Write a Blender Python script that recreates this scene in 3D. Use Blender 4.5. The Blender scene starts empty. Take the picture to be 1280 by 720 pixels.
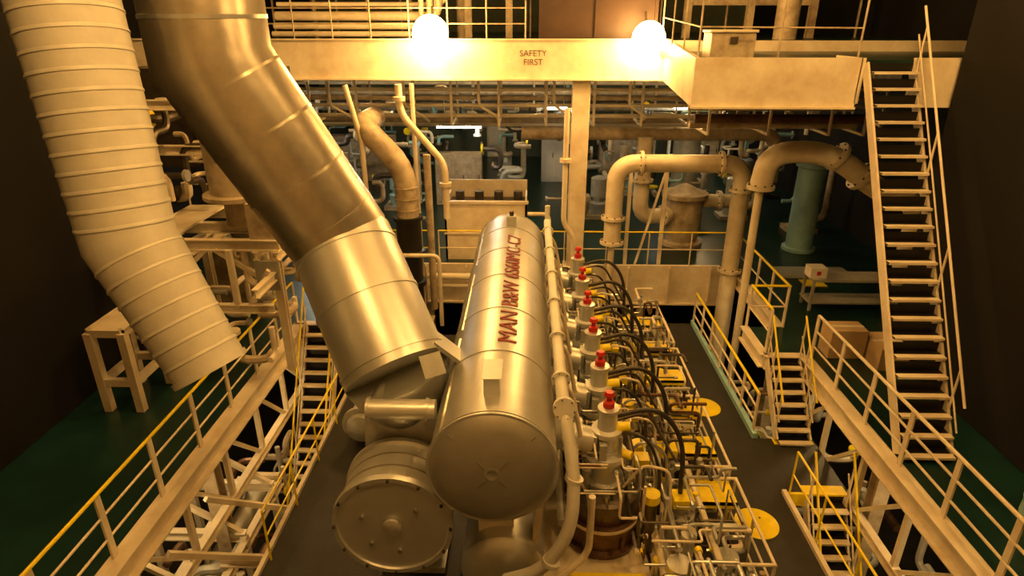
import bpy, math, random, bmesh
from mathutils import Vector, Matrix
random.seed(7)
sc=bpy.context.scene
COL=sc.collection
sc.view_settings.view_transform='Standard'
# ---------------------------------------------------------------- materials
def mat(name,col,rough=0.5,metal=0.0,var=0.15,scale=3.0,bump=0.0,bscale=20,col2=None,emit=None,es=0):
    m=bpy.data.materials.new(name); m.use_nodes=True
    nt=m.node_tree; N=nt.nodes; L=nt.links
    p=N['Principled BSDF']
    p.inputs['Roughness'].default_value=rough
    p.inputs['Metallic'].default_value=metal
    tc=N.new('ShaderNodeTexCoord'); no=N.new('ShaderNodeTexNoise')
    no.inputs['Scale'].default_value=scale; no.inputs['Detail'].default_value=6; no.inputs['Roughness'].default_value=0.65
    L.new(tc.outputs['Object'],no.inputs['Vector'])
    rp=N.new('ShaderNodeValToRGB')
    c2=col2 if col2 else tuple(c*(1-var*2) for c in col)
    rp.color_ramp.elements[0].position=0.3; rp.color_ramp.elements[0].color=(*c2,1)
    rp.color_ramp.elements[1].position=0.62; rp.color_ramp.elements[1].color=(*col,1)
    L.new(no.outputs['Fac'],rp.inputs['Fac']); L.new(rp.outputs['Color'],p.inputs['Base Color'])
    if bump>0:
        n2=N.new('ShaderNodeTexNoise'); n2.inputs['Scale'].default_value=bscale; n2.inputs['Detail'].default_value=3
        L.new(tc.outputs['Object'],n2.inputs['Vector'])
        b=N.new('ShaderNodeBump'); b.inputs['Strength'].default_value=bump; b.inputs['Distance'].default_value=0.02
        L.new(n2.outputs['Fac'],b.inputs['Height']); L.new(b.outputs['Normal'],p.inputs['Normal'])
    if emit:
        p.inputs['Emission Color'].default_value=(*emit,1); p.inputs['Emission Strength'].default_value=es
    return m
ALU=mat('aluminium_cladding',(.58,.60,.59),.36,.85,.08,2.0,.12,9)
ALU2=mat('aluminium_cladding_bright',(.70,.72,.71),.38,.7,.05,2.0,.10,9)
ALUD=mat('aluminium_cladding_aged',(.52,.48,.40),.34,.85,.12,2.5,.15,9)
RCV=mat('silver_paint',(.55,.56,.54),.38,.7,.08,1.6,.10,14)
WHL=mat('white_lagging',(.64,.63,.57),.5,.1,.07,2.5,.15,12)
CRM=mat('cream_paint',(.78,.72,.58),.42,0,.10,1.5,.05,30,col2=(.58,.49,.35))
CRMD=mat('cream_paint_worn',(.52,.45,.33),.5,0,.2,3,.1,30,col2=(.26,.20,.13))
GRN=mat('green_deck_paint',(.009,.040,.036),.28,0,.25,1.2,.05,30)
TEAL=mat('teal_bulkhead_paint',(.12,.16,.125),.6,0,.2,.8)
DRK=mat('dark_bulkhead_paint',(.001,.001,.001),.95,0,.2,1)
BLK=mat('black_deck_plate',(.026,.026,.022),.5,.1,.2,2.5,.5,40)
BLKP=mat('black_paint',(.008,.007,.006),.45,0,.2,4)
YEL=mat('yellow_paint',(.92,.76,.01),.38,0,.1,4,col2=(.8,.6,.01))
RED=mat('red_paint',(.55,.02,.012),.4,0,.1,5)
LET=mat('red_lettering_paint',(.22,.02,.012),.5,0,.1,5)
STL=mat('machined_steel',(.56,.57,.56),.30,.85,.15,6,.1,30)
STLD=mat('dark_steel',(.12,.10,.08),.38,.6,.25,5,.2,30)
BRN=mat('rust_brown_iron',(.15,.08,.045),.40,.4,.3,5,.2,30)
PNL=mat('brown_panel',(.06,.032,.02),.5,0,.15,2)
RUB=mat('rubber_hose',(.03,.026,.02),.35,0,.2,6)
GRY=mat('grey_engine_paint',(.44,.45,.42),.38,.15,.15,4,.05,20)
BLU=mat('pale_blue_paint',(.34,.60,.66),.45,0,.12,3)
CRD=mat('cardboard',(.52,.38,.22),.8,0,.1,3)
WHT=mat('white_plastic',(.85,.84,.8),.5,0,.05,3)
LC=(1,.525,.14)
LAMPM=mat('sodium_glow',(1,.6,.2),.5,0,0,1,emit=LC,es=235)
LAMPS=mat('sodium_glow_soft',(1,.6,.2),.5,0,0,1,emit=LC,es=110)
LAMPFILL=mat('added_fill_glow',(1,.6,.2),.5,0,0,1,emit=(1,.62,.24),es=120)  # glow of the added, hidden fill globes only
FLU=mat('fluorescent_glow',(1,1,.9),.5,0,0,1,emit=(1,.95,.78),es=70)
# ---------------------------------------------------------------- mesh builder
def V(*a): return Vector(a)
class B:
    def __init__(s,name,parent=None): s.n=name; s.v=[]; s.f=[]; s.m=[]; s.ms=[]; s.parent=parent
    def mi(s,m):
        if m not in s.ms: s.ms.append(m)
        return s.ms.index(m)
    def add(s,vs,fs,m):
        o=len(s.v); s.v+= [tuple(x) for x in vs]; k=s.mi(m)
        for f in fs: s.f.append([o+i for i in f]); s.m.append(k)
    def hexa(s,p,m):
        s.add(p,[(0,3,2,1),(4,5,6,7),(0,1,5,4),(1,2,6,5),(2,3,7,6),(3,0,4,7)],m)
    def bx(s,x0,x1,y0,y1,z0,z1,m):
        s.hexa([(x0,y0,z0),(x1,y0,z0),(x1,y1,z0),(x0,y1,z0),(x0,y0,z1),(x1,y0,z1),(x1,y1,z1),(x0,y1,z1)],m)
    def beam(s,a,b,w,h,m,up=None):
        a=Vector(a);b=Vector(b);d=(b-a).normalized()
        up=Vector(up) if up else (V(0,0,1) if abs(d.z)<.9 else V(0,1,0))
        sx=d.cross(up).normalized(); u=sx.cross(d).normalized()
        P=[]
        for q in (a,b):
            for (i,j) in ((-1,-1),(1,-1),(1,1),(-1,1)): P.append(q+sx*i*w/2+u*j*h/2)
        s.add(P,[(0,3,2,1),(4,5,6,7),(0,1,5,4),(1,2,6,5),(2,3,7,6),(3,0,4,7)],m)
    def ibeam(s,a,b,w,h,m,t=.025):
        a=Vector(a);b=Vector(b);d=(b-a).normalized()
        up=V(0,0,1) if abs(d.z)<.9 else V(0,1,0)
        sx=d.cross(up).normalized(); u=sx.cross(d).normalized()
        s.beam(a+u*(h/2-t/2),b+u*(h/2-t/2),w,t,m); s.beam(a-u*(h/2-t/2),b-u*(h/2-t/2),w,t,m); s.beam(a,b,t,h-2*t,m)
    def sweep(s,pts,r,m,seg=12,caps=True):
        pts=[Vector(p) for p in pts]; n=len(pts)
        rs=r if isinstance(r,(list,tuple)) else [r]*n
        ds=[(pts[i+1]-pts[i]).normalized() for i in range(n-1)]
        d=ds[0]; nrm=d.orthogonal().normalized(); 
        if abs(d.z)<.9: nrm=(V(0,0,1)-d*d.z).normalized()
        vs=[]
        for i in range(n):
            di=ds[min(i,n-2)] if i==0 else ds[i-1]
            if i>0:
                nrm=(nrm-di*nrm.dot(di)); nrm.normalize()
            bn=di.cross(nrm)
            mm=di if i in(0,n-1) else (ds[i-1]+ds[i]).normalized()
            for k in range(seg):
                a=2*math.pi*k/seg; o=(nrm*math.cos(a)+bn*math.sin(a))*rs[i]
                o=o-di*(o.dot(mm)/max(.2,di.dot(mm)))
                vs.append(pts[i]+o)
            if 0<i<n-1:
                q=ds[i-1].rotation_difference(ds[i]); nrm=q@nrm
        fs=[]
        for i in range(n-1):
            for k in range(seg):
                k2=(k+1)%seg; fs.append((i*seg+k,i*seg+k2,(i+1)*seg+k2,(i+1)*seg+k))
        if caps:
            fs.append(tuple(range(seg-1,-1,-1))); fs.append(tuple((n-1)*seg+k for k in range(seg)))
        s.add(vs,fs,m)
    def fil(s,pts,R,k=5):
        pts=[Vector(p) for p in pts]; out=[pts[0]]
        for i in range(1,len(pts)-1):
            a,b,c=pts[i-1],pts[i],pts[i+1]
            ra=min(R,(a-b).length*.48); rc=min(R,(c-b).length*.48)
            p0=b+(a-b).normalized()*ra; p2=b+(c-b).normalized()*rc
            for j in range(k+1):
                t=j/k; out.append(p0*(1-t)**2+b*2*t*(1-t)+p2*t*t)
        out.append(pts[-1]); return out
    def tube(s,pts,r,m,R=None,seg=10,k=5):
        if R is None: R=r*3
        s.sweep(s.fil(pts,R,k) if len(pts)>2 else pts,r,m,seg)
    def cyl(s,a,b,r,m,seg=16,r2=None):
        s.sweep([a,b],[r,r if r2 is None else r2],m,seg)
    def lathe(s,o,ax,prof,m,seg=32):
        o=Vector(o);ax=Vector(ax).normalized()
        n=ax.orthogonal().normalized(); 
        if abs(ax.z)<.9: n=(V(0,0,1)-ax*ax.z).normalized()
        b=ax.cross(n); vs=[]
        for t,r in prof:
            for k in range(seg):
                a=2*math.pi*k/seg; vs.append(o+ax*t+(n*math.cos(a)+b*math.sin(a))*max(r,1e-4))
        fs=[]
        for i in range(len(prof)-1):
            for k in range(seg):
                k2=(k+1)%seg; fs.append((i*seg+k,i*seg+k2,(i+1)*seg+k2,(i+1)*seg+k))
        fs.append(tuple(range(seg-1,-1,-1))); fs.append(tuple((len(prof)-1)*seg+k for k in range(seg)))
        s.add(vs,fs,m)
    def ring(s,c,ax,r,w,t,m,seg=32):
        c=Vector(c); s.lathe(c,ax,[(-w/2,r-.01),(-w/2,r+t),(w/2,r+t),(w/2,r-.01)],m,seg)
    def flange(s,c,ax,r,m,t=.05,seg=20,bolts=8):
        c=Vector(c);ax=Vector(ax).normalized(); s.cyl(c-ax*t,c+ax*t,r,m,seg)
        n=ax.orthogonal().normalized();b=ax.cross(n)
        for k in range(bolts):
            a=2*math.pi*k/bolts; p=c+(n*math.cos(a)+b*math.sin(a))*r*.85
            s.cyl(p-ax*(t+.03),p+ax*(t+.03),r*.07,STLD,6)
    def sph(s,c,r,m,seg=16):
        s.lathe(c,(0,0,1),[(-r*math.cos(math.pi*i/10),r*math.sin(math.pi*i/10)) for i in range(11)],m,seg)
    def rail(s,pts,h=1.05,post=CRM,top=YEL,mid=CRM,sp=1.2,r=.024,mids=1,flat=False,ends=True):
        pts=[Vector(p) for p in pts]
        up=V(0,0,h)
        s.sweep([p+up for p in pts],r,top,8)
        for q in range(mids):
            s.sweep([p+up*((q+1)/(mids+1)) for p in pts],r*.75,mid,6)
        for i in range(len(pts)-1):
            L=(pts[i+1]-pts[i]).length; n=max(1,round(L/sp))
            for j in range(n+1):
                if j==0 and i>0: continue
                p=pts[i].lerp(pts[i+1],j/n)
                if flat: s.beam(p,p+up,.03,.10,post)
                else: s.cyl(p,p+up,r*.95,post,8)
    def done(s,bevel=0,angle=38):
        me=bpy.data.meshes.new(s.n); me.from_pydata(s.v,[],s.f)
        for m in s.ms: me.materials.append(m)
        for i,p in enumerate(me.polygons): p.material_index=s.m[i]
        bm=bmesh.new(); bm.from_mesh(me); bmesh.ops.recalc_face_normals(bm,faces=bm.faces); bm.to_mesh(me); bm.free()
        for p in me.polygons: p.use_smooth=True
        me.set_sharp_from_angle(angle=math.radians(angle))
        o=bpy.data.objects.new(s.n,me); COL.objects.link(o)
        if s.parent: o.parent=s.parent
        if bevel:
            md=o.modifiers.new('bev','BEVEL'); md.width=bevel; md.segments=2; md.limit_method='ANGLE'
        return o
def empty(n):
    o=bpy.data.objects.new(n,None); COL.objects.link(o); return o
# ---------------------------------------------------------------- room shell
XL,XR,YB,YF,ZC=-11.,11.,34.,-3.,17.
def shell(n,a,m):
    b=B(n); b.bx(*a,m); return b.done()
shell('floor',(XL-.3,XR+.3,YF-.3,YB+.3,-.3,0),BLK)
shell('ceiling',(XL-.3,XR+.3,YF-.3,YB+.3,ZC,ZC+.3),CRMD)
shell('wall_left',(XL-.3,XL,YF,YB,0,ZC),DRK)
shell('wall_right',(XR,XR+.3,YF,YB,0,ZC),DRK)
shell('wall_back',(XL,XR,YB,YB+.3,0,ZC),TEAL)
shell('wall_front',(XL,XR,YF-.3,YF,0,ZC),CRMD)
shell('wall_added_dark_left',(XL,-8.4,YF,12.0,5.4,ZC),DRK)  # added near-black block that darkens the left side of the view
shell('wall_added_dark_right',(7.95,XR,YF,12.4,5.4,ZC),DRK)  # matching added block, darkens the right side
b=B('trim_1')
for i in range(22):
    x=-10.5+i; b.bx(x-.03,x+.03,YB-.16,YB,5.45,11.3,TEAL)
b.bx(XL,XR,YB-.2,YB,8.0,8.12,CRMD); b.done()
# ---------------------------------------------------------------- main gallery deck (z 5.4)
ZG=5.4
xl,xr=XL+.02,XR-.02
b=B('gallery_deck')
def deck(b,x0,x1,y0,y1,z,m=GRN,t=.08): b.bx(x0,x1,y0,y1,z-t,z,m)
deck(b,xl,-5.5,2.5,17.4,ZG-.01); deck(b,xl,xr,17.4,YB-.02,ZG-.01); deck(b,6.0,xr,2.5,17.4,ZG-.01)
deck(b,-5.5,-4.7,13.3,17.4,ZG-.01); deck(b,5.15,6.0,12.0,13.4,ZG-.01)
def fasc(b,p,q,h=.32,w=.1,m=CRM):
    p=Vector(p);q=Vector(q)
    b.ibeam(p-V(0,0,h/2-.02),q-V(0,0,h/2-.02),w*2,h,m)
fasc(b,(-5.42,2.5,ZG),(-5.42,13.3,ZG),.40,.14)
fasc(b,(6.0,2.5,ZG),(6.0,12,ZG),.38,.13)
fasc(b,(6.0,13.4,ZG),(6.0,17.4,ZG)); fasc(b,(-4.7,13.3,ZG),(-4.7,17.4,ZG))
fasc(b,(-5.5,13.3,ZG),(-4.7,13.3,ZG)); fasc(b,(5.15,12,ZG),(6,12,ZG)); fasc(b,(5.15,12,ZG),(5.15,13.4,ZG))
b.bx(-4.7,6.0,17.32,17.42,ZG-1.15,ZG+.03,CRM)
for i in range(9):
    x=-4.2+i*1.2; b.bx(x-.02,x+.02,17.2,17.32,ZG-1.1,ZG,CRM)
b.bx(-4.7,6.0,17.22,17.42,ZG-1.2,ZG-1.15,CRM)
for (x,y) in ((-5.7,4),(-5.7,9),(-5.7,13.8),(6.3,4),(6.3,9),(6.3,14),(-3,17.6),(3.5,17.6)):
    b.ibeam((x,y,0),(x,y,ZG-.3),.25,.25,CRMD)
for sx in (-1,1):
    xe=-5.5 if sx<0 else 6.05
    for y in (5,6.4,7.8,9.2,10.6,12):
        b.beam((xe,y,ZG-.3),(xe,y,ZG-1.6),.09,.09,CRM)
        b.beam((xe,y,ZG-.3),(xe,y+1.3,ZG-1.6),.07,.07,CRM)
        b.beam((xe,y,ZG-.35),(xe+sx*2.5,y,ZG-.35),.1,.2,CRMD)
    b.ibeam((xe,3,ZG-1.65),(xe,13.3,ZG-1.65),.14,.18,CRM)
b.done()
b=B('gallery_railing')
b.rail([(-5.48,2.6,ZG),(-5.48,13.3,ZG)],1.05,CRM,YEL,CRM,1.15,.025,2,flat=True)
b.rail([(-4.75,14.2,ZG),(-4.75,17.35,ZG),(-2.9,17.35,ZG)],1.05,YEL,YEL,YEL,1.1)
b.done()
b=B('gallery_railing')
b.rail([(-2.6,17.36,ZG),(6.0,17.36,ZG)],1.05,CRM,YEL,CRM,1.25,.022)
b.done()
b=B('gallery_railing')
b.rail([(6.05,17.3,ZG),(6.05,13.4,ZG),(5.2,13.4,ZG),(5.2,12.1,ZG)],1.05,CRM,YEL,CRM,.9,.03,1,flat=True)
b.rail([(6.05,11.8,ZG),(6.05,2.6,ZG)],1.05,CRM,CRM,CRM,1.1,.03,2,flat=True)
b.done()
# ---------------------------------------------------------------- engine side platform z=4
ZP=4.0
b=B('engine_platform')
deck(b,2.45,4.75,4.5,16.4,ZP,BLK,.06); deck(b,-4.15,-1.0,4.5,15.5,ZP,BLK,.06); deck(b,4.75,6.0,9.3,10.95,ZP,BLK,.06)
deck(b,-1.0,2.45,15.3,16.4,ZP,BLK,.06)
b.bx(4.75,4.83,4.5,9.3,ZP-.3,ZP+.08,CRM); b.bx(4.75,4.83,10.95,16.4,ZP-.45,ZP+.12,BLU); b.bx(-4.22,-4.15,4.5,15.5,ZP-.3,ZP+.08,CRM)
b.hexa([(4.83,11.0,ZP-1.2),(5.15,11.0,ZP-1.2),(5.15,15.5,ZP-1.2),(4.83,15.5,ZP-1.2),(4.83,11.0,ZP+.1),(4.87,11.0,ZP+.1),(4.87,15.5,ZP+.1),(4.83,15.5,ZP+.1)],BLU)
b.bx(4.75,6.0,9.24,9.3,ZP-.25,ZP+.02,YEL); b.bx(5.15,5.95,9.3,9.5,ZP,ZP+.012,YEL); b.bx(5.15,5.95,10.75,10.95,ZP,ZP+.012,YEL)
for y in (5,8,11,14): 
    b.beam((4.7,y,ZP-.1),(4.7,y,0),.14,.14,CRMD); b.beam((-4.1,y,ZP-.1),(-4.1,y,0),.14,.14,CRMD)
b.done()
for y in (8.5,12.07):
    b=B('round_hatch_cover'); b.lathe((4.03,y,ZP+.002),(0,0,1),[(0,.37),(.015,.37),(.022,.355)],YEL,40)
    b.cyl((3.95,y-.1,ZP+.02),(3.95,y-.1,ZP+.03),.02,STLD,8); b.cyl((4.12,y+.12,ZP+.02),(4.12,y+.12,ZP+.03),.02,STLD,8); b.done()
b=B('platform_railing')
b.rail([(4.8,16.3,ZP),(4.8,11.1,ZP)],1.0,CRM,YEL,CRM,.85,.03,2,flat=True)
b.rail([(4.85,9.2,ZP),(4.85,4.6,ZP)],1.0,YEL,YEL,YEL,1.1,.02,1)
b.done()
b=B('platform_railing')
b.rail([(-4.1,7.5,ZP),(-4.1,12.5,ZP)],1.0,YEL,YEL,YEL,1.2,.02,1)
b.done()
b=B('engine_gallery_railing')
for (y0,y1) in ((6.6,8.4),(8.7,10.6),(10.9,12.9),(13.2,15.2)):
    b.rail([(2.8,y0,ZP),(3.5,y0,ZP),(3.5,y1,ZP),(2.8,y1,ZP)],1.05,CRM,CRM,CRM,.9,.026,2)
b.done()
# ---------------------------------------------------------------- stairs
def stair(name,x0,x1,top,bot,n,railc=YEL,tm=CRM,rails=True,dx=0,depth=.25,sides=(0,1),hr=.95,bk=.14):
    b=B(name); ty,tz=top; by,bz=bot
    for x in (x0,x1):
        b.beam((x,ty,tz-.05),(x+dx,by,bz+.05),.04,.2,CRM)
    for i in range(n):
        t=(i+.6)/n; y=ty+(by-ty)*t; z=tz+(bz-tz)*t; o=dx*t
        b.bx(x0+.015+o,x1-.015+o,y-depth,y+.03,z-.03,z,BLKP)  # black rear of tread also stands in for the dark gap
        b.bx(x0+.015+o,x1-.015+o,y-depth-.01,y-bk,z-.035,z+.006,tm)
        b.bx(x0+.015+o,x1-.015+o,y+.02,y+.035,z-(tz-bz)/n*.05,z+(tz-bz)/n*.55,BLKP)  # black strip painted where an open riser shows only shade
    if rails:
        for k2,x in enumerate((x0,x1)):
            if k2 not in sides: continue
            a=V(x,ty,tz+.0);c=V(x+dx,by,bz+.0); up=V(0,0,hr)
            b.sweep([a+up,c+up],.022,railc,8); b.sweep([a+up*.5,c+up*.5],.016,CRM,8)
            for k in range(4):
                p=a.lerp(c,(k+.2)/3.5); b.cyl(p,p+up,.02,CRM,8)
    return b.done()
stair('steel_stairway',5.2,5.88,(12.0,ZG),(10.85,ZP),7,bk=.14)
stair('steel_stairway',5.2,5.88,(9.28,ZP),(7.0,.02),17)
stair('steel_stairway',-5.22,-4.5,(13.3,ZG),(10.6,1.2),17,bk=.13)
stair('steel_stairway',6.3,7.15,(12.55,11.35),(8.6,ZG),22,railc=CRM,dx=-.15,depth=.24,sides=(1,),bk=.13)
b=B('stair_landing'); deck(b,-5.3,-4.3,9.6,10.6,1.2,BLK); 
for x in (-5.25,-4.35):
    for y in (9.65,10.55): b.beam((x,y,0),(x,y,1.15),.08,.08,CRMD)
b.done()
# ---------------------------------------------------------------- upper deck + girders
b=B('overhead_deck')
deck(b,xl,xr,17.0,YB-.02,11.62,GRN,.1)
b.bx(xl,3.45,16.96,17.06,10.70,11.66,CRM); b.bx(xl,3.45,16.85,17.1,10.66,10.70,CRM); b.bx(xl,3.45,16.88,17.1,11.62,11.66,CRM)
deck(b,3.3,xr,12.6,17.0,11.37,GRN,.1)
b.hexa([(3.12,12.55,10.53),(3.22,12.55,10.53),(3.52,17.0,10.68),(3.42,17.0,10.68),(3.12,12.55,11.42),(3.22,12.55,11.42),(3.52,17.0,11.66),(3.42,17.0,11.66)],CRM)
b.bx(3.12,6.22,12.52,12.62,10.53,11.42,CRM); b.bx(7.2,xr,12.52,12.62,10.53,11.42,CRM); b.bx(3.12,6.22,12.45,12.62,10.50,10.54,CRM)
b.bx(6.2,6.28,12.52,13.6,10.6,11.42,CRM)
b.bx(3.4,xr,16.9,17.0,11.27,11.62,CRM)
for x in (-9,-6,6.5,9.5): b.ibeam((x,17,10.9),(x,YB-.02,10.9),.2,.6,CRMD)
b.done()
b=B('overhead_deck_railing')
b.rail([(-8,17.1,11.64),(-.1,17.1,11.64)],1.1,CRMD,CRMD,CRMD,.95,.022,2)
b.rail([(3.3,16.8,11.6),(3.2,12.7,11.4),(6.2,12.7,11.38)],1.1,CRMD,CRMD,CRMD,1.3,.02,1)
b.done()
b=B('deck_pillar')
b.bx(1.15,1.62,17.12,17.5,ZG+.03,10.66,CRM); b.bx(1.05,1.72,17.05,17.6,ZG+.03,ZG+.07,CRM)
b.done(.02)
def text_mesh(body,size,off=0):
    cu=bpy.data.curves.new('t','FONT'); cu.body=body; cu.size=size; cu.align_x='CENTER'; cu.align_y='CENTER'; cu.extrude=0; cu.resolution_u=4; cu.offset=off
    o=bpy.data.objects.new('t',cu); COL.objects.link(o)
    bpy.context.view_layer.update()
    dg=bpy.context.evaluated_depsgraph_get()
    me=bpy.data.meshes.new_from_object(o.evaluated_get(dg))
    bpy.data.objects.remove(o); return me
me=text_mesh("SAFETY\nFIRST",.21)
for v in me.vertices:
    x,y,_=v.co; v.co=(x*1.0+.1,16.952,y+11.2)
me.materials.clear(); me.materials.append(BRN)
o=bpy.data.objects.new('safety_lettering',me); COL.objects.link(o)
b=B('storage_panel'); b.bx(.28,3.2,17.3,17.4,11.62,14,PNL)
for x in (.28,1.7,3.2): b.bx(x-.04,x+.04,17.25,17.3,11.62,14,PNL)
b.done()
b=B('overhead_pipe_bundle')
for i,(z,r) in enumerate(((11.75,.07),(11.95,.09),(12.2,.12),(12.5,.06))):
    b.tube([(-7,18.2+i*.2,z),(-2.9+i*.2,18.2+i*.2,z),(-2.9+i*.2,18.2+i*.2,14)],r,CRM,.3)
for x in (-6,-4.5,-3.3): b.beam((x,18.9,11.62),(x,18.9,12.6),.08,.08,CRMD); 
b.done()
b=B('tool_chest'); b.bx(3.5,4.35,13.0,13.6,11.38,11.85,CRMD); b.bx(3.47,4.38,12.97,13.63,11.85,11.9,CRM); b.bx(3.85,4.0,12.95,12.98,11.65,11.78,STLD); b.done(.01)
b=B('overhead_machinery_frame')
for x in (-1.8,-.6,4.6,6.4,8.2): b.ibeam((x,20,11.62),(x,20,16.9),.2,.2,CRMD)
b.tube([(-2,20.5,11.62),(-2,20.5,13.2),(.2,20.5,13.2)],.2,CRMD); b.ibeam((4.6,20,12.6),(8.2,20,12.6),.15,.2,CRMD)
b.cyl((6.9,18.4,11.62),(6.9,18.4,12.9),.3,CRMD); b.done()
b=B('overhead_cable_tray')
for z in (12.9,13.5): b.bx(-8,10,21,21.3,z,z+.06,CRMD)
for i in range(10): b.bx(-8+i*2,-7.95+i*2,21,21.05,11.62,13.5,CRMD)
b.done()
# ---------------------------------------------------------------- lamps and added fill globes
def lamp(p,ceil=None,arm=None,m=LAMPM,r=.3):
    b=B('sodium_and_fill_lamp'); x,y,z=p
    b.sph((x,y,z),r,m,20)
    if arm:
        b.cyl((x,y+r*.9,z),(x,y+r*.9+.06,z),r*.6,STLD,20); b.tube([(x,y+r,z),(x,y+r+.1,z+.3),arm],.03,STLD,.1)
    else:
        b.lathe((x,y,z+r*.8),(0,0,1),[(0,r*.7),(.03,r*.72),(.08,r*.4),(.2,r*.35),(.22,r*.2)],STLD,24)
    if ceil: b.cyl((x,y,z+r),(x,y,ceil),.03,STLD,8)
    b.done()
lamp((-2.42,16.42,11.78),arm=(-2.45,17.1,12.4),m=LAMPS,r=.44); lamp((2.9,16.42,11.68),arm=(2.9,17.1,12.28),m=LAMPS,r=.40)  # globes oversized so their shape includes the bloom around each lamp
for p in ((-2.2,3.5,15.2),(3.6,4.5,15.2),(.4,11.5,15.6),(-7.2,9.5,15.6),(6.6,8.5,15.4)): lamp(p,ceil=ZC-.01)
for p in ((-5.5,21,10.7),(.2,22,10.7),(5.5,21,10.7),(8,28,10.4),(-3,29,10.4)): lamp(p,ceil=11.5,m=LAMPFILL,r=.2)  # added fill globes hidden behind the girder to brighten the far deck
for p in ((-6.9,8,4.65),(-6.9,11.5,4.65),(7.4,7.5,4.65),(7.4,12,4.65)): lamp(p,ceil=5.3,m=LAMPFILL,r=.16)  # added fill globes tucked out of sight to brighten steelwork under the galleries
def fluo(x,y,z,L,rot=0):
    b=B('fluorescent_lamp'); b.bx(x-L/2,x+L/2,y-.1,y+.1,z+.04,z+.1,CRM); b.cyl((x-L/2+.03,y-.04,z),(x+L/2-.03,y-.04,z),.05,FLU,10)
    for xx in (x-L*.3,x+L*.3): b.cyl((xx,y,z+.1),(xx,y,11.5),.012,CRM,6)
    b.done()
fluo(-2.25,20.6,8.95,1.5); fluo(.9,20.5,9.55,.7); fluo(6.5,26,8.9,1.4); fluo(-8,22,8.9,1.4)
# ---------------------------------------------------------------- MAIN ENGINE
eng=empty('marine_diesel_engine')
RX,RZ,RR=-.40,6.98,.80
b=B('exhaust_receiver',eng)
b.lathe((RX,6.12,RZ),(0,1,0),[(-.07,.001),(-.065,.3),(-.035,.6),(.0,.75),(.05,RR),(8.45,RR),(8.5,.76),(8.6,.4),(8.62,.001)],RCV,72)
for y in (6.25,7.75,9.2,10.65,12.1,13.5,14.5): b.ring((RX,y,RZ),(0,1,0),RR,.05,.012,RCV,72)
b.ring((RX,6.17,RZ),(0,1,0),RR,.03,.02,ALU2,72)
b.lathe((RX,6.07,RZ),(0,-1,0),[(0,.10),(.02,.10),(.025,.07),(.02,.06)],RCV,24)
for k in range(4):
    a=math.pi/4+k*math.pi/2
    p=V(RX+.12*math.cos(a),6.045,RZ+.12*math.sin(a)); q=V(RX+.74*math.cos(a),6.115,RZ+.74*math.sin(a)); b.beam(p,q,.014,.014,ALUD)
for y in (7.2,9.9,12.8):
    b.beam((RX-.62,y-1,RZ+.515),(RX-.62,y+1.4,RZ+.515),.03,.01,ALUD)
b.done()
b=B('receiver_nozzle_box',eng); b.bx(-.52,-.32,6.55,6.98,7.72,8.03,ALU2); b.bx(-.55,-.29,6.52,7.01,8.03,8.05,ALU2); b.done(.01)
b=B('receiver_relief_box',eng); b.bx(-.47,-.25,13.55,13.8,7.7,8.0,GRY); b.cyl((-.36,13.67,8.0),(-.36,13.67,8.1),.05,STLD); b.done(.01)
me=text_mesh("MAN B&W 6S60MC-C7",.40,0)
xs=[v.co.x for v in me.vertices]; L=max(xs)-min(xs); x0=min(xs)
bm=bmesh.new(); bm.from_mesh(me)
bmesh.ops.triangulate(bm,faces=bm.faces)
for v in bm.verts:
    t=(v.co.x-x0)/L; s=v.co.y
    a=math.radians(10)-s/RR
    v.co=(RX+(RR+.02)*math.sin(a),8.0+t*4.9,RZ+(RR+.02)*math.cos(a))
bm.to_mesh(me); bm.free(); me.materials.clear(); me.materials.append(LET)
o=bpy.data.objects.new('receiver_lettering',me); COL.objects.link(o); o.parent=eng
md=o.modifiers.new('bold','SOLIDIFY'); md.thickness=.012
b=B('engine_frame',eng)
b.bx(.35,2.35,6.7,15.2,0,4.3,GRY); b.bx(.3,2.4,6.6,15.25,4.3,4.42,CRM)
b.lathe((-.3,6.5,4.85),(0,1,0),[(0,.1),(.0,.42),(.06,.55),(.12,.6),(8.3,.6),(8.4,.5),(8.45,.1)],ALU2,40)
b.bx(-.9,.35,6.6,15.1,0,4.6,CRM)
for y in (6.9,9.2,11.5,14): 
    b.beam((-.4,y,5.3),(-.4,y,6.3),.5,.14,CRM); b.beam((.1,y,4.4),(.25,y,6.45),.1,.3,CRM)
b.done()
CY=[7.8,9.02,10.25,11.5,12.8,14.15]
CX=1.22
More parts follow.
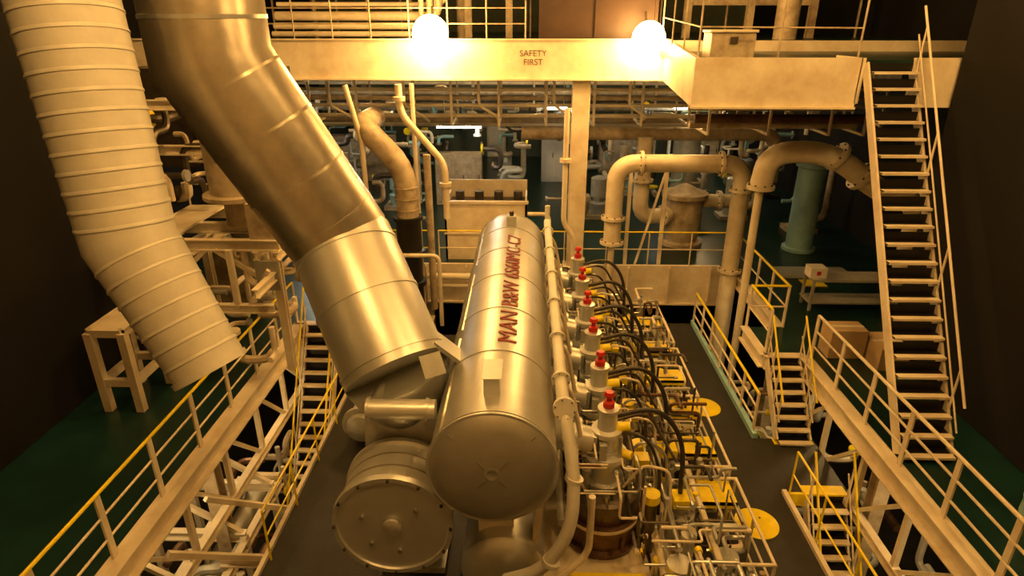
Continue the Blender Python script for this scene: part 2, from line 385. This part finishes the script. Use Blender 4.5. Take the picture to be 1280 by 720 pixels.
for i,y in enumerate(CY):
    b=B('cylinder_unit_%d'%(i+1),eng)
    b.lathe((CX,y,4.4),(0,0,1),[(0,.57),(.12,.6),(.14,.53),(.42,.53),(.44,.59),(.6,.59),(.62,.5),(.78,.5)],BRN if i==0 else STLD,36)
    b.lathe((CX,y,5.15),(0,0,1),[(0,.56),(.25,.56),(.3,.5),(.33,.34)],STLD,36)
    b.lathe((CX,y,4.93),(0,0,1),[(0,.595),(.03,.605),(.06,.595)],CRM if i==0 else GRY,36)
    for k in range(12):
        a=2*math.pi*k/12; p=V(CX+.45*math.cos(a),y+.45*math.sin(a),5.38)
        b.cyl(p,p+V(0,0,.16),.045,STL,6); b.cyl(p+V(0,0,.16),p+V(0,0,.24),.022,STL,8)
        if k%2==0: q=V(CX+.56*math.cos(a),y+.56*math.sin(a),4.45); b.cyl(q,q+V(0,0,.45),.03,BRN,8)
    b.lathe((CX,y,5.45),(0,0,1),[(0,.32),(.12,.32),(.14,.25),(.35,.24),(.5,.28),(.52,.32),(.6,.32),(.62,.19),(.9,.18),(.92,.23),(1.0,.23),(1.02,.15),(1.28,.14),(1.3,.16),(1.36,.16),(1.38,.06)],ALU2,24)
    for k in range(4):
        a=math.pi/4+math.pi/2*k; p=V(CX+.26*math.cos(a),y+.26*math.sin(a),6.0)
        b.cyl(p,p+V(0,0,.42),.028,STL,8)
    b.lathe((CX,y,6.8),(0,0,1),[(0,.05),(.03,.085),(.11,.085),(.13,.04),(.2,.035),(.22,.08),(.28,.06)],RED,16)
    b.cyl((CX+.05,y,6.45),(CX+.34,y-.02,6.5),.075,YEL,12); b.cyl((CX+.2,y-.1,6.1),(CX+.36,y-.2,6.1),.065,YEL,12)
    b.bx(CX-.13,CX-.02,y-.28,y-.16,6.0,6.32,GRY)
    pr=[(0,.30),(.06,.30),(.07,.2)]
    for k in range(5): pr+=[(.12+k*.06,.2),(.15+k*.06,.25)]
    pr+=[(.46,.2),(.5,.2),(.51,.30),(.57,.30),(.58,.2),(.8,.2)]
    b.lathe((.22,y,6.42),(1,0,-.25),pr,ALU2,28)
    b.tube([(CX+.1,y+.05,6.62),(CX+.75,y+.1,6.78),(CX+1.15,y-.05,6.3),(CX+1.2,y-.05,5.1)],.038,RUB,.45,10,8)
    b.tube([(CX+.1,y-.05,6.4),(CX+.55,y-.15,6.45),(CX+.8,y-.2,5.9),(CX+.85,y-.2,5.0)],.026,RUB,.3,8,8)
    b.tube([(CX+.1,y+.1,6.5),(CX+.65,y+.3,6.55),(CX+.95,y+.35,6.0),(CX+1.4,y+.4,5.2),(CX+1.5,y+.4,4.6)],.025,STLD,.35,8,8)
    b.tube([(CX+.3,y+.2,5.6),(CX+.6,y+.35,6.0),(CX+1.0,y+.3,5.8),(CX+1.1,y+.3,4.9)],.025,STL,.2,8,6)
    b.tube([(CX+.25,y-.3,5.6),(CX+.5,y-.4,6.1),(CX+.9,y-.4,6.0),(CX+1.0,y-.4,5.0)],.022,CRM,.15,8,6)
    b.tube([(CX-.3,y-.3,5.5),(CX-.45,y-.42,5.9),(CX-.5,y-.42,6.5),(CX-.65,y-.42,6.6)],.022,CRM,.1,8,5)
    for (dx,dy) in ((.33,-.2),(.3,.28),(-.3,-.22)):
        p=V(CX+dx,y+dy,5.45); b.cyl(p,p+V(0,0,.35),.05,STL,10); b.cyl(p+V(0,0,.35),p+V(0,0,.42),.07,GRY,8)
    b.lathe((2.42,y-.1,4.05),(0,0,1),[(0,.26),(.3,.26),(.32,.19),(.8,.19),(.82,.24),(.92,.24),(.95,.12),(1.15,.11)],GRY,20)
    b.bx(2.28,2.60,y-.25,y+.03,5.15,5.30,YEL)
    for k in range(6):
        a=k*math.pi/3; p=V(2.42+.2*math.cos(a),y-.1+.2*math.sin(a),4.95); b.cyl(p,p+V(0,0,.1),.025,STL,6)
    b.bx(2.65,3.4,y+.1,y+.65,4.92,4.96,YEL); b.bx(2.65,3.4,y+.1,y+.14,4.86,4.96,YEL); b.beam((2.7,y+.4,4.0),(2.7,y+.4,4.92),.05,.05,YEL); b.beam((3.35,y+.4,4.0),(3.35,y+.4,4.92),.05,.05,YEL)
    b.cyl((1.9,y-.35,4.4),(1.9,y-.35,5.4),.1,STLD); b.cyl((1.9,y-.35,5.4),(1.9,y-.35,5.54),.13,YEL)
    b.bx(1.75,1.98,y+.3,y+.53,5.5,5.62,YEL); b.cyl((1.85,y+.4,4.4),(1.85,y+.4,5.5),.06,GRY)
    b.done()
def runs(b,box,n,rr,ms,seed):
    rd=random.Random(seed); x0,x1,y0,y1,z0,z1=box
    for i in range(n):
        p=V(rd.uniform(x0,x1),rd.uniform(y0,y1),rd.uniform(z0,z1)); pts=[p.copy()]
        ax=rd.choice([0,1,2])
        for k in range(rd.randint(2,4)):
            q=pts[-1].copy(); st=rd.uniform(.25,.8)*rd.choice([-1,1]); q[ax]+=st
            q.x=min(max(q.x,x0),x1);q.y=min(max(q.y,y0),y1);q.z=min(max(q.z,z0),z1)
            if (q-pts[-1]).length>.1: pts.append(q)
            ax=(ax+rd.choice([1,2]))%3
        if len(pts)<2: continue
        r=rd.uniform(*rr); m=rd.choice(ms)
        b.tube(pts,r,m,r*3,8,4)
        if rd.random()<.5:
            d=(pts[1]-pts[0]).normalized(); b.cyl(pts[0]-d*.03,pts[0]+d*.04,r*1.9,rd.choice([STL,GRY,CRM,YEL]),10)
b=B('engine_pipework',eng)
runs(b,(1.6,3.2,6.7,15,4.3,5.8),260,(.012,.032),[CRM,STL,GRY,BRN,STLD,ALU2,RUB,STL],3)
runs(b,(2.5,3.4,6.7,15,4.02,4.8),80,(.02,.05),[CRM,STL,BRN,CRMD],5)
runs(b,(.75,1.7,6.9,15,5.5,6.3),110,(.01,.022),[CRM,STL,STL,BRN,RUB],6)
b.tube([(2.0,6.6,4.8),(2.0,15.1,4.8)],.06,CRM); b.tube([(2.15,6.6,5.3),(2.15,15.1,5.3)],.045,STL); b.tube([(2.75,6.6,5.05),(2.75,15.1,5.05)],.05,CRM)
b.tube([(.72,6.9,5.7),(.72,15.1,5.7)],.05,CRM); b.tube([(.55,7.0,5.35),(.55,15.1,5.35)],.07,GRY)
b.done()
b=B('cooling_water_pipe',eng)
b.tube([(.48,14.7,7.55),(.48,6.9,7.5),(.62,6.35,6.8),(.6,6.1,6.1),(.25,6.1,5.4),(-.25,6.3,5.0)],.085,WHL,.35,14,7)
for y in (7.4,8.6,9.9,11.2,12.6,14): b.flange((.48,y,7.52),(0,1,0),.13,WHL,.025,14,6); b.tube([(.48,y,7.5),(.66,y+.1,7.2),(.8,y+.1,6.5)],.035,CRM,.12)
b.flange((.5,6.8,7.45),(0,1,-.3),.15,WHL,.05,14,6)
b.cyl((.48,14.7,7.55),(.48,14.7,7.95),.06,WHL)
b.tube([(.9,6.6,6.2),(.9,6.6,5.2),(.4,6.5,4.7)],.05,CRM,.2)
for q in ((.62,6.35,6.7),(.35,6.1,5.55)): b.ring(q,(-.3,-.1,-1),.085,.06,.035,WHL,16)
b.done()
b=B('operating_platform',eng)
b.bx(.7,1.8,6.2,6.95,4.42,4.46,YEL); b.bx(.5,2.3,5.9,6.2,4.30,4.34,YEL)
for x in (.75,1.75): b.beam((x,6.3,4.44),(x,6.3,0),.08,.08,CRMD)
b.tube([(.9,6.25,4.44),(.9,6.25,5.0),(1.6,6.25,5.0),(1.6,6.25,4.44)],.025,YEL,.08)
b.tube([(.9,6.25,4.75),(1.6,6.25,4.75)],.018,YEL)
b.done()
b=B('valve_manifold',eng)
for (x,y,h,r) in ((2.15,6.5,1.15,.13),(2.6,6.4,.8,.1),(2.9,6.8,1.0,.12),(2.35,6.9,1.3,.08)):
    b.lathe((x,y,4.0),(0,0,1),[(0,r*1.6),(.08,r*1.6),(.1,r),(h*.5,r),(h*.52,r*1.6),(h*.58,r*1.6),(h*.6,r*.9),(h*.9,r*.9),(h*.92,r*1.4),(h,r*1.4)],ALU2,18)
b.tube([(2.15,6.3,4.9),(3.0,6.2,4.9),(3.1,6.2,4.1)],.09,ALU2,.2,14); b.tube([(2.0,6.3,5.1),(2.0,5.9,4.6),(2.9,5.9,4.5)],.05,STL,.2)
runs(b,(1.9,3.2,5.6,7,4.05,5.4),45,(.015,.04),[ALU2,STL,CRM],11)
b.done()
# ---------------------------------------------------------------- turbocharger
b=B('turbocharger')
TX,TZ=-1.74,5.90
b.lathe((TX,6.32,TZ),(0,1,0),[(-.02,.001),(-.02,.1),(.0,.12),(.0,.73),(-.03,.74),(-.03,.80),(.05,.81),(.06,.77),(.72,.77),(.74,.81),(.82,.81),(.84,.6),(1.0,.45),(1.05,.5),(1.5,.62),(1.9,.62),(2.1,.4),(2.5,.3)],ALU2,56)
b.lathe((TX,6.30,TZ),(0,-1,0),[(0,.13),(.03,.13),(.05,.08)],ALU2,20)
for k in range(12):
    a=2*math.pi*k/12; p=V(TX+.77*math.cos(a),6.29,TZ+.77*math.sin(a)); b.cyl(p,p+V(0,-.03,0),.022,STLD,6)
for a in (40,160,280,225):
    a=math.radians(a); p=V(TX+.42*math.cos(a),6.32,TZ+.42*math.sin(a)); b.cyl(p,p+V(0,-.04,0),.03,STL,8)
for yy in (6.6,6.85): b.ring((TX,yy,TZ),(0,1,0),.77,.03,.004,ALUD,56)
b.bx(TX-.35,TX+.35,7.4,8.3,4.0,5.7,GRY); b.bx(TX-.5,TX+.5,7.3,8.4,4.0,4.12,GRY)
b.cyl((TX-.05,7.9,6.2),(TX-.04,7.75,7.0),.55,ALUD,32,r2=.5)
b.hexa([(TX-.55,7.15,5.9),(TX+.6,7.15,5.9),(TX+.6,8.4,5.9),(TX-.55,8.4,5.9),(TX-.5,7.25,6.95),(TX+.55,7.25,6.95),(TX+.55,8.3,6.95),(TX-.5,8.3,6.95)],GRY)
b.tube([(TX+.3,8.2,5.9),(-1.0,8.4,5.7),(-.8,8.6,5.4)],.3,ALUD,.3,20)
b.done()
b=B('bypass_pipe'); b.cyl((-2.1,6.95,7.3),(-1.19,6.95,7.3),.135,ALU2,24); b.ring((-2.08,6.95,7.3),(1,0,0),.135,.04,.02,ALU2,24); b.ring((-1.3,6.95,7.3),(1,0,0),.135,.04,.02,ALU2,24)
b.tube([(-2.0,6.95,7.3),(-2.0,7.6,7.25)],.12,ALU); b.done()
# ---------------------------------------------------------------- main exhaust duct
b=B('exhaust_gas_duct')
P=[(-4.2,8.6,16.95),(-4.18,8.65,11.55),(-2.82,8.95,8.95),(-1.86,7.75,7.4)]
P=[Vector(p) for p in P]
b.sweep(P[:3],.76,ALUD,56)
b.sweep([P[2],P[3]],.765,ALU2,56)
b.sweep([P[3],P[3]+V(.1,.0,-.35),(-1.74,7.8,6.75)],[.76,.66,.5],ALU,56)
def band(a,c,t,r,m=ALU2,w=.05,th=.012):
    a=Vector(a);c=Vector(c); b.ring(a.lerp(c,t),(c-a),r,w,th,m,56)
for t in (.2,.4,.6,.78,.9): band(P[0],P[1],t,.76,ALU)
for t in (.12,.36,.62,.86): band(P[1],P[2],t,.76,ALUD,.04,.008)
for t in (.12,.5,.93): band(P[2],P[3],t,.77,ALU2)
b.done()
b=B('duct_access_plate'); b.beam((-1.28,7.2,8.0),(-1.18,7.05,7.75),.3,.02,GRY); 
b.beam((-1.35,7.9,7.9),(-.95,8.0,7.5),.5,.06,ALU); b.done()
# ---------------------------------------------------------------- ventilation duct (lapped)
b=B('ventilation_duct')
VP=[Vector(p) for p in ((-5.05,7.25,16.95),(-4.87,7.05,12.3),(-4.56,6.7,9.7),(-3.74,6.35,8.22))]
VR=[.53,.53,.50,.42]
b.sweep(VP,VR,WHL,48)
for i in range(3):
    a,c=VP[i],VP[i+1]; n=int((c-a).length/.2)
    for k in range(1,n):
        rr=VR[i]+(VR[i+1]-VR[i])*k/n
        b.lathe(a.lerp(c,k/n),(c-a),[(-.04,rr-.005),(-.01,rr+.01),(.01,rr+.01),(.012,rr-.005)],WHL,48)
d=(VP[3]-VP[2]).normalized()
b.lathe(VP[3],d,[(-.05,.41),(-.05,.445),(.02,.445),(.02,.39),(-.3,.37)],WHL,48)
b.done()
# ---------------------------------------------------------------- machinery left, behind the ducts
b=B('vertical_uptake')
b.lathe((-5.9,12.3,8.75),(0,0,1),[(0,.3),(.02,.66),(.1,.66),(.12,.52),(1.2,.52),(1.2,.55),(1.28,.55),(1.28,.52),(3,.52),(3,.55),(3.1,.55),(3.1,.52),(8.2,.52)],CRMD,40)
b.cyl((-5.9,12.3,8.75),(-5.9,12.3,8.2),.3,CRMD); b.done()
b=B('uptake_support_platform')
z=8.1
for y in (11.2,12.3,13.4): b.ibeam((-7.6,y,z),(-4.75,y,z),.14,.22,CRM)
for x in (-7.5,-6.6,-5.2,-4.8): b.ibeam((x,11.1,z-.2),(x,13.5,z-.2),.12,.18,CRM)
for x in (-7.4,-4.85):
    for y in (11.2,13.4): b.ibeam((x,y,ZG),(x,y,z-.25),.16,.16,CRM)
b.beam((-4.85,11.2,7.2),(-6,11.2,8.0),.09,.09,CRM); b.beam((-7.4,11.2,6.9),(-6.2,11.2,8.0),.09,.09,CRM)
b.bx(-7.6,-6.8,11.0,13.5,8.2,8.25,CRM); b.bx(-5.3,-4.75,11.2,12,8.2,8.9,CRMD); b.bx(-5.25,-4.8,11.1,11.2,7.2,7.8,GRY)
b.ibeam((-7.4,10.9,6.9),(-4.9,10.9,6.9),.12,.18,CRM); b.ibeam((-4.9,10.2,7.5),(-4.9,11.3,7.5),.12,.18,CRM)
b.beam((-5.4,10.9,6.9),(-4.9,10.9,7.7),.08,.08,CRM); b.beam((-6.4,10.9,6.9),(-6.4,10.9,8.1),.1,.1,CRM); b.beam((-5.6,10.9,6.9),(-5.6,10.9,8.1),.1,.1,CRM)
b.rail([(-7.6,11.0,8.22),(-6.8,11.0,8.22)],1.0,CRM,CRM,CRM,.8)
b.rail([(-5.3,13.5,8.22),(-7.6,13.5,8.22)],1.0,CRM,CRM,CRM,.8)
b.ibeam((-8.4,12.8,9.6),(-4.6,12.8,9.6),.14,.2,CRM); b.ibeam((-8.4,12.8,10.5),(-6.5,12.8,10.5),.14,.2,CRM)
b.done()
b=B('uptake_side_pipework')
runs(b,(-8.2,-4.9,10.5,15.5,5.9,8.0),45,(.04,.09),[CRM,CRMD,GRY],41)
runs(b,(-8.2,-6.4,12.5,16.5,8.4,11),24,(.05,.12),[CRM,CRMD,STLD],42)
b.done()
b=B('air_cooler_unit')
b.bx(-7.6,-6.5,13.9,15.2,ZG,7.0,CRMD); b.bx(-7.7,-6.4,13.8,15.3,7.0,7.1,CRM); b.cyl((-7,14.5,7.1),(-7,14.5,8.4),.3,STLD)
b.bx(-7.2,-6.7,13.85,13.9,6.2,6.8,GRY); b.done(.01)
b=B('deck_support_frame')
for y in (9.6,10.6): 
    for x in (-7.7,-7.1): b.beam((x,y,ZG),(x,y,7.0),.14,.14,CRM)
for z in (6.0,7.0): 
    for y in (9.6,10.6): b.beam((-7.7,y,z),(-7.1,y,z),.1,.14,CRM)
    for x in (-7.7,-7.1): b.beam((x,9.6,z),(x,10.6,z),.1,.14,CRM)
b.bx(-7.75,-7.05,9.6,10.6,7.0,7.06,CRM); b.done()
b=B('dark_air_trunk'); b.bx(-10,-6.2,15.8,17,8.6,11,STLD); b.tube([(-7.4,16.4,8.6),(-7.4,16.4,6.4),(-9,16.4,6.4)],.4,STLD,.6,20); b.done()
b=B('vertical_pipe_group')
b.tube([(-4.6,16.2,10.6),(-4.3,16.2,9.2),(-4.3,16.2,4.3)],.07,CRM)
b.tube([(-3.3,16.4,10.6),(-3.3,16.4,9.9),(-2.2,16.4,8.6),(-2.2,16.4,7.1)],.09,CRM,.3)
b.tube([(-3.0,16.6,10.6),(-3.0,16.6,5.4-1.1)],.06,CRM); b.tube([(-2.7,16.6,8.8),(-2.7,16.6,4.3)],.1,CRMD)
b.tube([(1.0,16.7,10.0),(1.0,16.7,6.9),(1.3,16.7,6.5),(1.3,16.7,4.3)],.075,CRM,.2)
b.tube([(.0,16.9,7.1),(.6,16.9,7.1),(.6,16.9,4.4)],.06,CRM,.2)
b.tube([(-3.9,15.9,4.1),(-3.9,15.9,6.2),(-2.4,15.9,6.2),(-2.4,15.9,4.1)],.06,CRM,.2)
b.tube([(-2.9,16.9,5.2),(-.4,16.9,5.2)],.1,CRM); b.tube([(-2.9,16.9,4.9),(-.4,16.9,4.9)],.06,CRM)
for q in ((-3.3,16.4,10.2),(-2.2,16.4,8.0),(1.0,16.7,8.6),(-4.3,16.2,7.5)): b.cyl(q,V(*q)+V(0,0,.1),.16,CRM,12)
b.done()
b=B('dark_standpipe')
b.lathe((-3.25,16.3,4.08),(0,0,1),[(0,.42),(.1,.42),(.12,.32),(1.1,.32),(1.12,.4),(1.25,.4),(1.27,.32),(2.0,.32),(2.02,.42),(2.14,.42),(2.16,.34),(3.0,.34),(3.02,.4),(3.12,.4)],BLKP,28)
b.tube([(-3.25,16.3,7.2),(-3.25,16.3,8.5),(-4.3,16.3,9.6),(-4.3,17.8,9.6)],.3,CRMD,.6,20)
for z in (7.4,7.7,8.0): b.ring((-3.25,16.3,z),(0,0,1),.3,.03,.03,CRMD,24)
b.bx(-3.8,-2.7,16.0,16.6,4.0,4.08,CRM); b.beam((-3.25,16.3,4),(-3.25,16.3,0),.25,.25,CRMD)
b.done()
b=B('settling_tank')
x0,x1,y0,y1=-2.46,-.02,17.8,19.4
b.bx(x0,x1,y0,y0+.06,ZG,7.2,CRM); b.bx(x0,x1,y1-.06,y1,ZG,7.5,CRM); b.bx(x0,x0+.06,y0,y1,ZG,7.2,CRM); b.bx(x1-.06,x1,y0,y1,ZG,7.2,CRM); b.bx(x0+.05,x1-.05,y0+.05,y1-.05,ZG+.05,6.95,STLD)
b.bx(x0-.04,x1+.04,y0-.04,y0+.08,7.14,7.22,CRM); b.bx(x0-.02,x1+.02,y0-.02,y0,6.2,6.25,CRM)
for i in range(4): b.cyl((-2.1+i*.6,18.9,6.9),(-2.1+i*.6,18.9,7.25),.14,STLD)
b.done()
# ---------------------------------------------------------------- pipe rack beneath far deck
b=B('overhead_pipe_rack')
for z,y,r,m in ((10.3,18.4,.05,CRM),(10.05,18.6,.07,CRMD),(9.85,18.5,.05,CRM),(9.5,19,.06,CRM),(9.3,19.6,.1,CRMD),(9.1,20,.06,CRM)):
    b.tube([(-8,y,z),(10,y,z)],r,m,seg=10)
b.tube([(-.2,19.3,8.95),(7.5,19.3,8.95),(7.5,19.3,7.5)],.2,CRMD,.5,18)
for i in range(14):
    x=-7.6+i*1.35; b.beam((x,18.3,10.68),(x,18.3,9.3),.07,.05,CRM); b.beam((x,18.3,9.35),(x,20,9.35),.06,.06,CRM); b.beam((x,20,11.5),(x,20,9.3),.06,.05,CRM)
for i in range(7):
    x=-5.6+i*2.1; b.tube([(x,18.1,10.6),(x,18.1,9.9),(x+.5,18.1,9.6),(x+.5,19.2,9.3)],.04,CRM,.15)
b.done()
b=B('overhead_pipe_rack')
for z,y,r,m in ((9.6,25,.12,CRMD),(9.9,25.4,.08,CRM),(9.2,24.8,.08,STLD),(8.8,27,.15,CRMD)):
    b.tube([(-10,y,z),(10,y,z)],r,m)
for i in range(9): b.beam((-9+i*2.3,24.7,11.5),(-9+i*2.3,24.7,9.1),.08,.08,CRMD)
b.done()
b=B('overhead_pipe_rack')
for z,y,r,m in ((9.95,15.2,.11,BRN),(9.75,15.6,.09,CRMD),(10.1,15.9,.06,CRM)): b.tube([(3.9,y,z),(7.9,y,z)],r,m,seg=12)
for x in (4.2,5.6,7.0,7.8): b.beam((x,15.0,9.62),(x,16.1,9.62),.06,.06,CRM); b.beam((x,15.0,9.6),(x,15.0,11.27),.05,.05,CRM); b.beam((x,16.1,9.6),(x,16.1,11.27),.05,.05,CRM)
b.done()
# ---------------------------------------------------------------- large cream pipes right
b=B('sea_water_pipe')
b.tube([(2.35,16.6,6.35),(2.35,16.6,8.6),(5.72,16.6,8.6),(5.72,16.6,.05)],.235,CRM,.55,22,9)
for p,a in (((2.35,16.6,6.4),(0,0,1)),((2.35,16.6,7.1),(0,0,1)),((3.0,16.6,8.6),(1,0,0)),((5.1,16.6,8.6),(1,0,0)),((5.72,16.6,7.9),(0,0,1)),((5.72,16.6,5.6),(0,0,1))): b.flange(p,a,.33,CRM,.04,20)
b.cyl((2.35,16.6,6.35),(2.35,16.6,4.04),.09,CRM)
b.done()
b=B('sea_water_pipe')
b.tube([(5.65,15.1,8.3),(5.75,15.1,9.2),(7.2,15.1,9.2),(8.6,15.1,8.2),(9.6,15.1,8.0),(9.6,15.1,ZG)],.26,CRM,.7,22,9)
b.cyl((5.65,15.1,8.35),(5.65,15.1,.05),.1,CRM); b.flange((5.66,15.1,8.35),(0,0,1),.33,CRM,.05); b.flange((7.35,15.1,9.1),(1,0,-.7),.36,CRM,.05); b.flange((8.0,15.1,8.62),(1,0,-.7),.36,CRM,.05)
b.done()
b=B('pipe_support_stand')
for x in (2.9,3.9): 
    b.beam((x,17.5,ZG),(x,17.5,8.3),.1,.1,CRM)
b.beam((2.9,17.5,8.3),(3.9,17.5,8.3),.1,.1,CRM); b.beam((3.9,17.5,8.3),(3.2,17.5,ZG),.06,.06,CRM); b.done()
b=B('sea_water_strainer')
b.lathe((5.0,19.6,ZG),(0,0,1),[(0,.7),(.1,.7),(.12,.5),(.4,.58),(1.5,.58),(1.55,.72),(1.68,.72),(1.7,.5),(1.85,.3),(1.95,.1)],CRMD,32)
b.tube([(3.5,19.0,8.9),(3.5,19.0,6.4),(4.5,19.4,6.4)],.24,CRM,.5,20); b.flange((3.5,19,7.6),(0,0,1),.33,CRM,.04); b.flange((4.3,19.3,6.4),(1,.4,0),.33,CRM,.04)
b.tube([(5.6,19.6,6.8),(7.0,19.6,6.8)],.22,CRM); b.flange((6.1,19.6,6.8),(1,0,0),.33,CRM)
b.done()
b=B('vertical_heat_exchanger')
b.lathe((8.6,19,ZG),(0,0,1),[(0,.5),(.1,.5),(.12,.4),(2.6,.4),(2.65,.48),(2.8,.48),(2.9,.3),(2.95,.1)],BLU,28); b.done()
b=B('vertical_heat_exchanger')
b.lathe((6.0,24,ZG),(0,0,1),[(0,.6),(.1,.6),(.12,.5),(2.9,.5),(2.95,.6),(3.1,.6),(3.2,.3),(3.25,.1)],GRY,28); b.done()
# ---------------------------------------------------------------- far deck machinery
def pump(x,y,m=GRY):
    b=B('pump_set'); b.bx(x-.5,x+.5,y-.4,y+.4,ZG,ZG+.15,CRMD)
    b.lathe((x,y,ZG+.15),(0,0,1),[(0,.3),(.4,.35),(.45,.22),(.6,.22),(.62,.3),(1.3,.3),(1.35,.2),(1.4,.05)],m,20)
    b.tube([(x+.2,y,ZG+.4),(x+.8,y,ZG+.4),(x+.8,y,ZG+2.6)],.12,CRMD); b.done()
for (x,y,m) in ((-7,21,GRY),(-5,23.5,BLU),(2.6,22.5,GRY),(4.3,26,BLU),(7.5,22.5,GRY),(9.4,21,CRMD),(-1,27,GRY),(9,26,GRY)): pump(x,y,m)
def cab(x,y,w,h,m=CRM,n='switchboard_cabinet'):
    b=B(n); b.bx(x,x+w,y,y+.6,ZG,ZG+h,m)
    k=max(1,round(w/.6))
    for i in range(k):
        b.bx(x+i*w/k+.03,x+(i+1)*w/k-.03,y-.02,y,ZG+.1,ZG+h-.1,m); b.bx(x+(i+1)*w/k-.12,x+(i+1)*w/k-.08,y-.05,y-.02,ZG+h*.5,ZG+h*.6,STLD)
    b.done(.008)
cab(-3.6,24,1.8,2.0,CRMD); cab(.6,28,1.2,2.2,WHT); cab(-9,28,3,2,CRMD); cab(3.4,30,2.5,2.1,CRMD); cab(7,30,2,2,CRMD)
b=B('door_1'); b.bx(-2.2,-1.2,YB-.26,YB-.2,ZG,ZG+2.1,CRM); b.bx(-2.1,-1.3,YB-.3,YB-.26,ZG+.1,ZG+2.0,WHT); b.done()
b=B('far_machinery_pipework')
runs(b,(-9.5,9.8,20.5,32,5.6,9.4),220,(.04,.11),[CRM,CRMD,GRY,STLD,BLU],21)
b.done()
# ---------------------------------------------------------------- right gallery stuff
b=B('cardboard_box'); b.bx(6.45,7.2,11.9,12.4,ZG,ZG+.65,CRD); b.bx(6.45,7.2,12.1,12.2,ZG+.65,ZG+.655,CRM); b.done(.01)
b=B('cardboard_box'); b.bx(7.25,7.85,11.4,12.2,ZG,ZG+.5,CRD); b.bx(7.25,7.85,11.75,11.85,ZG+.5,ZG+.505,CRM); b.done(.01)
b=B('steel_workbench'); b.bx(7.0,9.3,14.3,14.9,ZG+.78,ZG+.84,GRY)
for x in (7.05,9.2):
    for y in (14.35,14.85): b.beam((x,y,ZG),(x,y,ZG+.8),.06,.06,GRY)
b.bx(7.0,9.3,14.3,14.9,ZG+.2,ZG+.24,GRY); b.done()
b=B('first_aid_box'); b.bx(6.95,7.35,14.4,14.75,ZG+.845,ZG+1.1,WHT); b.bx(7.1,7.2,14.395,14.4,ZG+.92,ZG+1.02,RED); b.done(.01)
b=B('floor_marking_plate'); b.bx(7.6,8.2,15.9,16.4,ZG+.001,ZG+.012,YEL); b.done()
b=B('flat_grating_panel'); b.bx(7.2,9.2,16.5,17.3,ZG+.001,ZG+.05,GRY); b.done()
b=B('oil_drum')
b.lathe((7.5,7.2,ZG),(0,0,1),[(0,.28),(.02,.3),(.28,.29),(.3,.31),(.32,.29),(.58,.29),(.6,.31),(.62,.29),(.86,.29),(.88,.3),(.88,.27),(.86,.27)],BLU,24); b.done()
# ---------------------------------------------------------------- lower level left & right
b=B('lower_gallery_frame')
for y in (7.6,9.0,10.4):
    b.ibeam((-7.2,y,3.0),(-5.3,y,3.0),.14,.2,CRM); b.beam((-6.3,y,3.7),(-5.35,y,3.05),.09,.09,CRM); b.beam((-5.35,y,3.0),(-5.35,y,0),.12,.12,CRM); b.beam((-7.1,y,3.0),(-7.1,y,0),.12,.12,CRM)
b.ibeam((-5.35,5.5,2.8),(-5.35,10.8,2.8),.14,.2,CRM); b.ibeam((-6.2,5.5,2.8),(-6.2,10.8,2.8),.14,.2,CRM)
b.beam((-4.4,5.0,3.3),(-4.4,9.4,3.3),.1,.14,CRM); b.ibeam((-5.4,7.0,3.2),(-4.3,7.0,3.2),.14,.18,CRM); b.ibeam((-5.4,8.2,3.2),(-4.3,8.2,3.2),.14,.18,CRM)
b.beam((-5.4,7.0,4.6),(-4.5,8.2,3.3),.09,.09,CRM); b.beam((-5.4,8.2,4.6),(-4.5,9.4,3.3),.09,.09,CRM)
b.done()
b=B('lagged_steam_pipe'); b.tube([(-5.0,5,1.8),(-5.0,7.2,1.8),(-4.6,8.5,1.9),(-4.6,9.2,1.9)],.25,WHL,.5,20); b.tube([(-6.0,5,2.3),(-6.0,11,2.3)],.2,WHL); 
for y in (6,7): b.beam((-5.0,y,0),(-5.0,y,1.7),.1,.1,CRMD); b.beam((-6.0,y+2,0),(-6.0,y+2,2.2),.1,.1,CRMD)
b.done()
b=B('lower_machinery_pipework')
runs(b,(-6.5,-4.3,5,13,.3,3.0),90,(.03,.09),[CRM,CRMD,WHL,BRN,GRY],31)
runs(b,(4.9,8,5,15,.3,3.6),90,(.03,.09),[CRM,CRMD,WHL,BRN,GRY],32)
b.done()
b=B('lube_oil_cooler'); b.lathe((-3.3,10.2,4.55),(0,1,0),[(0,.1),(.1,.28),(.2,.3),(.22,.4),(.3,.4),(.32,.3),(2,.3),(2.02,.4),(2.1,.4),(2.12,.3),(2.3,.1)],GRY,24)
for y in (10.7,12): b.bx(-3.55,-3.05,y,y+.15,4.0,4.35,GRY)
b.done()
b=B('purifier_unit'); b.bx(6.6,7.8,7.2,8.4,0,1.6,CRMD); b.lathe((7.2,7.8,1.6),(0,0,1),[(0,.5),(.5,.5),(.8,.3),(.9,.1)],GRY,24); b.done()
# ---------------------------------------------------------------- world + camera
w=bpy.data.worlds.new('W'); sc.world=w; w.use_nodes=True
w.node_tree.nodes['Background'].inputs[0].default_value=(.9,.5,.2,1); w.node_tree.nodes['Background'].inputs[1].default_value=.04
cam=bpy.data.cameras.new('camera'); co=bpy.data.objects.new('camera',cam); COL.objects.link(co)
cam.lens=21.94; cam.sensor_width=36; co.location=(0,0,12); co.rotation_euler=(math.radians(67.07),0,math.radians(1.48)); cam.clip_start=.05
sc.camera=co
